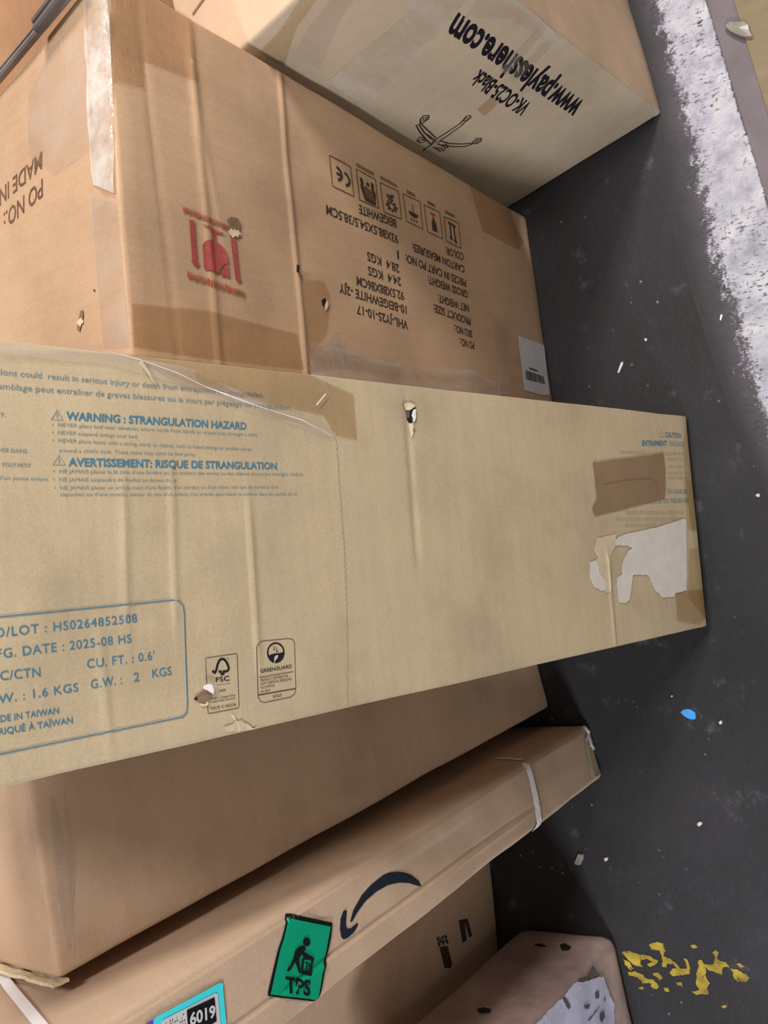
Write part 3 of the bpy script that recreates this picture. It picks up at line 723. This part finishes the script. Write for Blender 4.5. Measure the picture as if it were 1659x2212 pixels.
# ---- carton behind the flat one --------------------------------------------------------
d0, d1 = on_z((1061, 1875)), on_z((1075, 2010)); yawd = math.atan2(*(d0-d1)[1::-1])
dd = (d0-d1)/np.linalg.norm(d0-d1)
st_ = d0+dd*((-.612-d0[0])/dd[0])
C = prism(st_[0]-dd[0]*.6, st_[1]-dd[1]*.6, yawd, .6, .45, 1.25, 0, 0)
db = Box(C, .007, .0015, 41.0); dfc = db.face(1, 0)
D0 = empty('cardboard_box', base_of(C), 'shaded cardboard box with dark printed bars behind the flat box', 'cardboard box')
db.build('box_body', MT['d'], D0, .035)
I = Ink(); o10 = (880, 1880); k10 = 6.636
r10 = lambda *a: crop(o10, k10, a)
I.text(dfc, "SE", r10((420, 960))[0], r10((450, 1090))[0], (130/k10, -40/k10), MT['blackink'], .0004, .04)
I.build('printed_text', D0, 'dark printed letters')
I = Ink(); I.poly(dfc, r10((455, 1100), (570, 1080), (640, 1330), (620, 1400), (530, 1400)), MT['blackink'], .0004); I.build('printed_bar', D0, 'dark printed bar')
I = Ink(); I.poly(dfc, r10((730, 720), (790, 700), (850, 1000), (790, 1040)), MT['blackink'], .0004); I.poly(dfc, r10((790, 700), (815, 700), (850, 1000), (835, 1010)), MT['blackink'], .0004); I.poly(dfc, r10((810, 700), (860, 690), (930, 940), (880, 960)), MT['blackink'], .0004)
I.build('printed_bar', D0, 'dark printed bar')

# ---- film-wrapped carton on the floor at the left --------------------------------------
C = prism(-1.2307, .5501, .1986, .40, .2085, .56, .0143, .0247)
eb = Box(C, .020, .004, 53.0); ef = eb.face(1, 0); es = eb.face(0, 1)
E0 = empty('wrapped_box', base_of(C), 'film-wrapped brown box with a soiled white label beside the yellow paint', 'box')
eb.build('box_body', MT['film'], E0, .02)
o11 = (1130, 1980); k11 = 6.144
r11 = lambda *a: crop(o11, k11, a)
I = Ink(); I.poly(ef, r11((60, 1500), (180, 1426), (330, 1260), (480, 1110), (560, 1040), (680, 880), (760, 870), (1000, 800), (1050, 790), (1110, 950), (1220, 1180), (1215, 1426), (1220, 1800), (100, 1900)), MT['lilac'], .0025, .0012); wl = I.build('paper_label', E0, 'soiled white paper label')
for pl in ([(930, 640), (990, 770), (960, 800), (860, 830), (770, 880), (720, 830), (850, 780)], [(510, 1070), (550, 1080), (600, 1190), (570, 1225), (535, 1180)], [(770, 1170), (870, 1150), (840, 1220), (790, 1220)], [(1000, 1290), (1060, 1250), (1085, 1330), (1030, 1400), (1000, 1360)], [(930, 1010), (985, 985), (990, 1070), (940, 1090)], [(1050, 1100), (1080, 1075), (1085, 1120)], [(830, 1370), (1000, 1180), (1010, 1190), (850, 1380)]):
    I = Ink(); I.poly(ef, r11(*pl), MT['greydk'], .0035, .001); I.build('dirt_stain', wl)
for pl in ([(490, 400), (560, 380), (640, 420), (620, 460), (520, 470)], [(150, 390), (260, 380), (310, 420), (180, 410)]):
    I = Ink(); I.poly(es, r11(*pl), MT['hole'], .0022, .001); I.build('dark_spot', E0)
I = Ink(); I.poly(es, [(1030, 2181), (1045, 2177), (1062, 2182), (1058, 2189), (1036, 2189)], MT['hole'], .0022); I.build('dark_spot', E0)

# ---- tall carton beyond the brown one and the bar on its edge ---------------------------
C = prism(.63, 1.09, .02, .6, .5, 1.10)
fb = Box(C, .006, .0015, 61.0)
F0 = empty('cardboard_box', base_of(C), 'orange-brown cardboard box beyond the tall box at the upper left corner', 'cardboard box')
fb.build('box_body', MT['f'], F0, .05)
def bar(name, a, b, w, h, mat, parent):
    a, b = np.array(a), np.array(b); t = (b-a)/np.linalg.norm(b-a); sd = np.cross(t, [0, 0, 1.0]); sd /= np.linalg.norm(sd); up = np.cross(sd, t)
    prof = [(-w/2, .002), (-w/2+.002, 0), (w/2-.002, 0), (w/2, .002), (w/2, h-.002), (w/2-.002, h), (w*.12, h), (w*.08, h-.003), (-w*.08, h-.003), (-w*.12, h), (-w/2+.002, h), (-w/2, h-.002)]
    vs = [a+sd*p[0]+up*p[1] for p in prof]+[b+sd*p[0]+up*p[1] for p in prof]; n = len(prof)
    fs = [[i, (i+1) % n, n+(i+1) % n, n+i] for i in range(n)]+[list(range(n))[::-1], list(range(n, 2*n))]
    return mesh_obj(name, vs, fs, mat, parent)
up_ = np.array([0, 0, 1.0])
bA, bB = on_z((190, -50), zt+.003), on_z((-60, 247), zt+.003)
B0 = empty('load_bar', tuple(bA), 'dark grey bar lying along the far top edge of the tall box', 'bar')
bar('bar_tube', bA-(bB-bA)*.05, bB+(bB-bA)*.6, .011, .009, MT['grey'], B0)
sA, sB = on_z((180, -62), zt+.012), on_z((86, 60), zt+.012)
bar('bar_sleeve', sA, sB, .016, .009, MT['greydk'], B0)

# ---- long light carton leaning on the stack ------------------------------------------------
def rigid(x):
    ca, sa = math.cos(x[2]), math.sin(x[2]); az = np.array([x[6], x[7], 1.0]); az /= np.linalg.norm(az)
    axx = np.array([ca, sa, 0]); axx -= az*(axx@az); axx /= np.linalg.norm(axx); ay = np.cross(az, axx)
    return [[[np.array([x[0], x[1], 0])+i*x[3]*axx+j*x[4]*ay+k2*x[5]*az for k2 in (0, 1)] for j in (0, 1)] for i in (0, 1)]
C = rigid([-.2376, .4186, .0491, .3695, .076, 1.20, .0345, .2004])
zmin = min(C[i][j][0][2] for i in (0, 1) for j in (0, 1)); sc = H/(H-zmin)
C = [[[EYE+(C[i][j][k2]-EYE)*sc for k2 in (0, 1)] for j in (0, 1)] for i in (0, 1)]
lb = Box(C, .004, .0008, 71.0); lf = lb.face(1, 0)
def kcr(px, w, h):
    q = [lf.uv(p) for p in px]; (u0, v0), (u1_, v1) = q[0], q[-1]; sl = (v1-v0)/(u1_-u0); ua, ub = min(u0, u1_), max(u0, u1_)
    return lambda U, V: h*math.exp(-((V*lf.Hh-(v0+sl*(U*lf.W-u0)))/w)**2)*(1 if ua-.01 < U*lf.W < ub+.01 else math.exp(-(min(abs(U*lf.W-ua), abs(U*lf.W-ub))/.02)**2))
kc = [kcr([(268, 1080), (272, 1310)], .004, .0011), kcr([(372, 1060), (378, 1300)], .003, .0012), kcr([(540, 1120), (556, 1395)], .003, .0016), kcr([(1314, 1220), (1330, 1400)], .003, .0012), kcr([(880, 900), (900, 1180)], .005, -.0012), kcr([(222, 1450), (232, 1560)], .004, .001)]
lb.disp[(1, 0)] = lambda U, V: sum(c(U, V) for c in kc)
L0_ = empty('cardboard_box', tuple((C[0][1][0]+C[1][1][0])/2), 'long light-tan cardboard box with blue printing leaning in front of the stack', 'cardboard box')
dens = [(2, lf.uv(p)[1]-.014, lf.uv(p)[1]+.014, .003) for p in ((270, 1200), (375, 1180), (548, 1250), (1322, 1310), (890, 1040), (227, 1500))]
lb.build('box_body', MT['long'], L0_, .02, dens)
BL = MT['blue']; EPS = .0003
I = Ink()
T = lambda txt, a, b, cap, m='blue', bold=.0, sp=1.0: I.text(lf, txt, a, b, cap, MT[m], EPS, bold, sp)
T("itions could  result in serious injury or death from entrapment or strangulation.", (-12, 809), (569, 859), (1, -13), 'palebl', .008)
T("assemblage peut entraîner de graves blessures ou la mort par piégeage ou strangulation.", (-36, 838), (628, 886), (1, -13), 'palebl', .008)
T("EST.", (-16, 897), (11, 902), (1, -8), 'palebl', .01); T("LAGE DANS", (-14, 975), (57, 979), (0, -8), 'palebl', .01)
T("TOUT-PETIT", (3, 1008), (66, 1010), (0, -8), 'palebl', .01); T("d'un jeune enfant.", (-4, 1036), (105, 1039), (0, -8), 'palebl')
T("WARNING : STRANGULATION HAZARD", (142, 907), (532, 928), (.5, -17), 'blue', .028)
T("•  NEVER place bed near windows where cords from blinds or drapes may strangle a child.", (111, 921), (556, 943), (.4, -8), 'palebl')
T("•  NEVER suspend strings over bed.", (111, 938), (297, 947), (.4, -8), 'palebl')
T("•  NEVER place items with a string, cord, or ribbon, such as hood strings or pacifier cords,", (112, 955), (544, 974), (.4, -8), 'palebl')
T("around a child's neck. These items may catch on bed parts.", (126, 977), (422, 985), (.4, -8), 'palebl')
T("AVERTISSEMENT: RISQUE DE STRANGULATION", (147, 1007), (598, 1014), (0, -17), 'blue', .028)
T("•  NE JAMAIS placer le lit près d'une fenêtre où les cordons des stores ou des rideaux pourraient étrangler l'enfant.", (114, 1022), (655, 1028), (0, -8), 'palebl')
T("•  NE JAMAIS suspendre de ficelles au-dessus du lit.", (114, 1040), (383, 1041), (0, -8), 'palebl')
T("•  NE JAMAIS placer un article muni d'une ficelle, d'un cordon ou d'un ruban, tels que les cordons d'un", (116, 1058), (600, 1055), (0, -8), 'palebl')
T("capuchon ou d'une sucette, autour du cou d'un enfant. Ces articles pourraient se coincer dans les parties du lit.", (129, 1072), (642, 1070), (0, -8), 'palebl')
for t in ([(110, 907), (123, 886), (135, 908)], [(113, 1005), (127, 984), (140, 1005)]):
    I.stroke(lf, t, .0010, MT['palebl'], EPS, True); cx_, cy_ = t[1][0], t[1][1]; I.stroke(lf, [(cx_, cy_+7), (cx_, cy_+14)], .0012, MT['palebl'], EPS); I.stroke(lf, [(cx_, cy_+16.5), (cx_, cy_+18)], .0012, MT['palebl'], EPS)
I.build('printed_warning', L0_, 'blue bilingual warning text')
I = Ink()
fr_ = [(-60, 1338), (0, 1332), (371, 1296), (386, 1298), (395, 1308), (398, 1325), (404, 1525), (402, 1540), (394, 1548), (380, 1551), (0, 1628), (-60, 1640)]
I.stroke(lf, fr_, .0010, BL, .0006, step=.008)
T("O/LOT : HS0264852508", (-14, 1378), (296, 1344), (-1, -20), 'blue', .006, 1.12)
T("FG. DATE : 2025-08 HS", (-8, 1423), (284, 1388), (-1, -20), 'blue', .006, 1.1)
T("C/CTN", (0, 1470), (87, 1461), (-1, -20), 'blue', .006, 1.05); T("CU. FT. : 0.6'", (188, 1444), (334, 1425), (-1, -19), 'blue', .006, 1.1)
T("W. : 1.6 KGS", (-4, 1520), (169, 1493), (-1, -19), 'blue', .006, 1.08); T("G.W. :", (196, 1488), (263, 1477), (-1, -19), 'blue', .006, 1.08); T("2", (289, 1473), (301, 1471), (-1, -19), 'blue', .006); T("KGS", (329, 1464), (371, 1458), (-1, -18), 'blue', .006)
T("ADE IN TAIWAN", (-14, 1562), (127, 1541), (-1, -14), 'blue', .01); T("RIQUÉ À TAÏWAN", (-3, 1588), (157, 1562), (-1, -14), 'blue', .01)
I.build('printed_panel', L0_, 'blue framed carton data panel')
# certification marks
o7 = (400, 1380); k7 = 5.925
r7 = lambda *a: crop(o7, k7, a)
BK = MT['black']
def T7(txt, a, b, cap, m='blackink', bold=.0): I.text(lf, txt, r7(a)[0], r7(b)[0], (cap[0]/k7, cap[1]/k7), MT[m], EPS, bold)
I = Ink(); I.stroke(lf, r7((258, 245), (650, 188), (662, 200), (686, 865), (676, 885), (305, 955), (290, 945)), .0006, MT['blackink'], EPS, True)
I.stroke(lf, r7((345, 408), (378, 438), (395, 400), (410, 330), (435, 275), (465, 254), (500, 265), (530, 305), (545, 340), (556, 375), (545, 405), (515, 418), (488, 412), (490, 450), (462, 455), (455, 418), (425, 420)), .0022, BK, EPS, step=.001)
I.text(lf, "FSC", r7((390, 555))[0], r7((565, 532))[0], (-4/k7, -60/k7), BK, EPS, .01)
T7("www.fsc.org", (395, 597), (567, 572), (0, -18)); T7("MIX", (438, 682), (520, 668), (0, -32)); T7("Board | Supporting", (330, 778), (635, 730), (0, -26)); T7("responsible forestry", (325, 820), (640, 768), (0, -26)); T7("FSC® C182226", (325, 910), (648, 855), (-2, -36)); T7("®", (535, 265), (556, 262), (0, -20))
I.build('certification_mark', L0_, 'framed tree outline certification mark')
I = Ink(); I.stroke(lf, r7((905, 110), (918, 70), (945, 40), (990, 28), (1320, -5), (1370, 8), (1395, 45), (1415, 640), (1400, 705), (1350, 745), (1010, 815), (960, 800), (930, 740)), .0006, MT['blackink'], EPS, True)
ell = lambda cx, cy, rx, ry, a0, a1, n=24: [(cx+rx*math.cos(math.radians(a0+(a1-a0)*i/n)), cy+ry*math.sin(math.radians(a0+(a1-a0)*i/n))) for i in range(n+1)]
I.stroke(lf, r7(*ell(1157, 177, 104, 123, 0, 345)), .0016, BK, EPS, True, step=.002)
I.poly(lf, r7(*(ell(1157, 177, 104, 123, -4, 175)+[(1075, 212), (1110, 196), (1160, 185), (1210, 182)])), BK, EPS)
I.poly(lf, r7((1135, 300), (1135, 255), (1142, 225), (1165, 208), (1182, 203), (1184, 230), (1172, 255), (1150, 272), (1146, 305)), MT['cream'], EPS+.0004)
T7("U", (1125, 148), (1147, 144), (-4, -54), 'black', .01); T7("L", (1165, 168), (1188, 164), (-4, -60), 'black', .01)
T7("GREENGUARD", (960, 436), (1364, 372), (-4, -46), 'black', .006); I.stroke(lf, r7((948, 493), (1378, 420)), .0006, MT['blackink'], EPS); I.stroke(lf, r7((930, 720), (1414, 636)), .0008, BK, EPS)
T7("PRODUCT CERTIFIED FOR", (962, 545), (1318, 488), (-1, -30)); T7("LOW CHEMICAL EMISSIONS", (964, 590), (1355, 528), (-1, -30)); T7("UL.COM/GG", (966, 637), (1142, 608), (-1, -28)); T7("UL 2818", (966, 688), (1080, 670), (-1, -28)); T7("GOLD", (1122, 755), (1235, 735), (-2, -38))
I.build('certification_mark', L0_, 'rounded mark with a leaf disc')
# ghosted print and label at the lower end
I = Ink()
T("CAUTION", (1437, 944), (1471, 947), (.5, -11), 'blue', .02); I.stroke(lf, [(1423, 943), (1430, 931), (1436, 944)], .0010, MT['palebl'], EPS, True)
T("ENTRAPMENT", (1387, 963), (1441, 963), (0, -11), 'blue', .03); T("HAZARD", (1446, 963), (1477, 965), (0, -10), 'palebl', .02)
for y, a, b in ((977, 1338, 1405), (980, 1430, 1478), (992, 1442, 1480), (1008, 1442, 1482), (1022, 1442, 1486), (1032, 1442, 1485), (1107, 1352, 1478), (1121, 1332, 1482), (1135, 1350, 1420)):
    n = int((b-a)/6)
    for i in range(n):
        x = a+(b-a)*i/n; I.stroke(lf, [(x, y), (x+random.uniform(3, 5.4), y+.2)], .0042, MT['ghost'], EPS)
T("EN GARDE", (1441, 1066), (1484, 1066), (0, -9), 'palebl', .02); T("RISQUE DE PIÉGEAGE", (1395, 1088), (1488, 1085), (0, -9), 'palebl', .02)
I.build('printed_warning', L0_, 'half-hidden caution print near the lower end')
I = Ink()
I.poly(lf, [(1330, 1164), (1345, 1155), (1420, 1138), (1475, 1120), (1481, 1122), (1482, 1275), (1457, 1282), (1455, 1290), (1430, 1290), (1412, 1275), (1405, 1255), (1398, 1243), (1380, 1241), (1366, 1243), (1362, 1280), (1358, 1296), (1350, 1303), (1335, 1301), (1331, 1262), (1332, 1248), (1342, 1240), (1343, 1215), (1352, 1195), (1364, 1184), (1352, 1178), (1328, 1180)], MT['resid'], .0011, .0009)
I.poly(lf, [(1272, 1214), (1284, 1210), (1291, 1222), (1293, 1238), (1306, 1255), (1309, 1272), (1297, 1277), (1282, 1268), (1272, 1250)], MT['resid'], .0011, .0009)
I.poly(lf, [(1288, 1162), (1330, 1153), (1330, 1178), (1322, 1192), (1318, 1200), (1318, 1240), (1318, 1280), (1306, 1282), (1290, 1240), (1284, 1212), (1290, 1205), (1282, 1190)], MT['cream'], .0008, .0009)
I.build('label_remnant', L0_, 'torn remains of a white label')
I = Ink(); I.poly(lf, [(1279, 1000), (1320, 994), (1400, 984), (1432, 978), (1436, 1010), (1436, 1050), (1434, 1076), (1380, 1090), (1320, 1105), (1283, 1113), (1278, 1100), (1288, 1080), (1284, 1040)], MT['kraft'], .0014, .0004); kt = I.build('paper_tape', L0_, 'brown paper tape patch')
I = Ink(); I.stroke(lf, [(1303, 1046), (1350, 1037), (1405, 1033), (1415, 1045), (1420, 1072)], .0014, MT['raw'], .0018); I.build('tape_wrinkle', kt)
for px, m, lbl in (([(1481, 900), (1488, 899), (1500, 1010), (1503, 1148), (1492, 1148), (1478, 1035), (1474, 960)], 'tantape', 'tan tape along the lower end'),
                  ([(1475, 1036), (1504, 1036), (1512, 1145), (1484, 1145)], 'tantape', None), ([(1486, 1186), (1516, 1180), (1526, 1340), (1484, 1290)], 'tantape', None),
                  ([(1457, 1280), (1524, 1272), (1526, 1330), (1510, 1350), (1462, 1343)], 'browntape_shade', 'brown tape on the lower corner'),
                  ([(268, 760), (500, 781), (660, 806), (762, 853), (770, 952), (724, 942), (697, 898), (560, 869), (380, 830)], 'browntape_shade', 'brown tape across the upper edge')):
    tape_part('packing_tape_or_shade', lf, px, MT[m], L0_, .0010, .0004, .0006, lbl)
tape_part('packing_tape_or_shade', lf, [(-60, 745), (120, 752), (250, 762), (420, 800), (560, 868), (690, 915), (712, 945), (560, 896), (420, 842), (240, 790), (-60, 760)], MT['clear'], L0_, .0015, .0005, .002, 'lifting clear tape strip', .008)
I = Ink(); I.stroke(lf, [(225, 752), (300, 778), (380, 806), (440, 836), (560, 880), (650, 908), (714, 942)], lambda t: .0004+.0016*math.sin(math.pi*t)**2*(.5+.5*math.sin(t*17)), MT['strap'], .0022); I.stroke(lf, [(300, 782), (318, 806), (328, 828)], lambda t: .0035*(1-t)+.0008, MT['cream'], .003); I.stroke(lf, [(700, 852), (680, 876)], .0012, MT['strap'], .003); I.build('tape_glint', L0_, 'white glint painted along the clear tape edge')  # white stroke paints the glint on the clear tape
# serrated end of the clear film
zz = []
pts = [(716, 925), (727, 960), (732, 1040), (738, 1120), (744, 1200), (748, 1300), (750, 1400), (751, 1525)]
for i in range(101):
    x, y = px_line(pts, i/100); zz.append((x+(1.6 if i % 2 else -1.2)+random.uniform(-.6, .6), y))
I = Ink(); I.stroke(lf, zz, .0008, MT['ghost'], .0003); I.build('film_edge', L0_, 'serrated end of a clear film')
# punctures
o12 = (840, 840); k12 = 16.59
r12 = lambda *a: crop(o12, k12, a)
I = Ink()
I.poly(lf, r12((490, 535), (560, 500), (660, 492), (800, 520), (920, 600), (910, 720), (820, 1000), (830, 1150), (790, 1225), (720, 1210), (640, 1080), (610, 850), (540, 720)), MT['hole'], .0009)
I.poly(lf, r12((500, 540), (570, 505), (670, 500), (800, 528), (910, 590), (905, 650), (790, 740), (720, 770), (640, 760), (590, 800)), MT['torn'], .0016); I.poly(lf, r12((500, 560), (590, 640), (640, 800), (700, 780), (730, 900), (720, 1050), (640, 1060), (610, 850), (540, 720)), MT['raw'], .0014); I.poly(lf, r12((620, 800), (740, 780), (725, 1040), (640, 1060)), MT['greydk'], .0017)
I.poly(lf, r12((830, 770), (910, 730), (940, 760), (940, 1060), (890, 1170), (840, 1180), (830, 1060), (790, 970)), MT['strap'], .0018); I.poly(lf, r12((720, 1235), (860, 1235), (890, 1390), (850, 1620), (800, 1800), (770, 1560), (730, 1380)), MT['torn'], .0012); I.stroke(lf, r12((890, 1400), (840, 1520)), .0012, MT['raw'], .0016)
I.build('torn_hole', L0_, 'ripped hole near the upper edge')
I = Ink()
I.poly(lf, r7((100, 770), (135, 735), (185, 690), (250, 640), (340, 700), (290, 800), (240, 830), (180, 820), (140, 790)), MT['raw'], .0010); I.poly(lf, r7((100, 765), (135, 735), (150, 760), (135, 790)), MT['hole'], .0013)  # darker polygon paints the shade under the lifted paper
I.poly(lf, r7((205, 605), (260, 575), (320, 580), (348, 650), (345, 705), (300, 680), (255, 650), (220, 640)), MT['strap'], .0024, fn=lambda p: .001); I.poly(lf, r7((165, 820), (245, 835), (285, 790), (290, 850), (200, 860)), MT['torn'], .0014)
I.build('torn_patch', L0_, 'torn spot beside the tree mark, flap shade painted in')
I = Ink(); I.poly(lf, r7((575, 970), (590, 975), (642, 1035), (625, 1035)), MT['strap'], .0015); I.poly(lf, r7((470, 1145), (560, 1110), (625, 1080), (640, 1035), (740, 1060), (860, 1140), (900, 1135), (880, 1165), (740, 1175), (640, 1190), (520, 1180)), MT['cream'], .0009, .0008)
I.build('torn_patch', L0_, 'scuffed pale spot on the lower edge')

# ---- small things on the floor ------------------------------------------------------------
def chip(name, px, th, mat, label, cat, amp=0.0, dome=0.0):
    pl = [on_z(p, 0) for p in px]; c = sum(pl)/len(pl)
    root_v = [(p[0], p[1], .0006) for p in pl]; n = len(pl)
    mid = [(c[0]+(p[0]-c[0])*.9, c[1]+(p[1]-c[1])*.9, .0006+th) for p in pl]
    vs = root_v+mid+[(c[0], c[1], .0006+th+dome)]
    fs = [list(range(n))[::-1]]+[[i, (i+1) % n, n+(i+1) % n, n+i] for i in range(n)]+[[n+i, n+(i+1) % n, 2*n] for i in range(n)]
    o = bpy.data.objects.new(name, bpy.data.meshes.new(name)); o.location = c
    o.data.from_pydata([(v[0]-c[0], v[1]-c[1], v[2]-c[2]) for v in vs], [], fs); o.data.materials.append(mat); COL.objects.link(o)
    bm = bmesh.new(); bm.from_mesh(o.data); bmesh.ops.recalc_face_normals(bm, faces=bm.faces); bm.to_mesh(o.data); bm.free()
    o['label'] = label; o['category'] = cat; return o
o13 = (1440, 1500); k13 = 6.913
chip('blue_flake', crop(o13, k13, [(205, 265), (250, 222), (310, 212), (370, 225), (425, 265), (440, 320), (432, 372), (370, 375), (310, 352), (255, 318)]), .0015, MT['flake'], 'bright blue paper flake on the dark floor', 'scrap')
chip('plastic_sliver', [(1334, 806), (1342, 783), (1347, 781), (1346, 788), (1338, 806)], .0015, MT['stick'], 'thin white sliver on the floor right of the barcode label', 'scrap')
chip('plastic_sliver', [(1555, 692), (1557, 680), (1561, 678), (1561, 684), (1558, 693)], .0015, MT['stick'], 'small white sliver beside the worn white floor line', 'scrap')
chip('grey_chip', [(1242, 1862), (1250, 1842), (1261, 1844), (1262, 1852), (1255, 1868), (1244, 1867)], .004, MT['chip'], 'grey chip on the dark floor above the wrapped box', 'scrap')
for (x, y, s), lb_ in (((1310, 1855, 5), 'tiny white crumb right of the grey chip'), ((1638, 1070, 5), 'white crumb by the right edge, below the worn white line'), ((1512, 1779, 6), 'pale crumb on the floor below the blue flake'),
                      ((1396, 734, 4), 'faint pale crumb between the brown box and the white line'), ((1452, 1503, 3), 'tiny pale crumb just left of the blue flake'), ((1557, 1560, 5), 'dull crumb just right of the blue flake')):
    chip('paper_crumb', [(x+s*random.uniform(.6, 1.1)*math.cos(a), y+s*random.uniform(.6, 1.1)*math.sin(a)) for a in np.arange(0, 6.28, .9)], .0025, MT['crumb'], lb_, 'crumb', dome=.0012)
o14 = (1540, 20); k14 = 13.94
pl = crop(o14, k14, [(390, 600), (470, 510), (560, 455), (700, 470), (820, 455), (1000, 460), (1150, 560), (1180, 740), (1270, 900), (1240, 945), (1050, 950), (860, 900), (700, 830), (540, 740)])
sc_ = chip('plastic_scrap', pl, .006, MT['scrap'], 'bent grey plastic scrap at the edge of the plywood', 'scrap', dome=.003); sc_.location.z += .0062
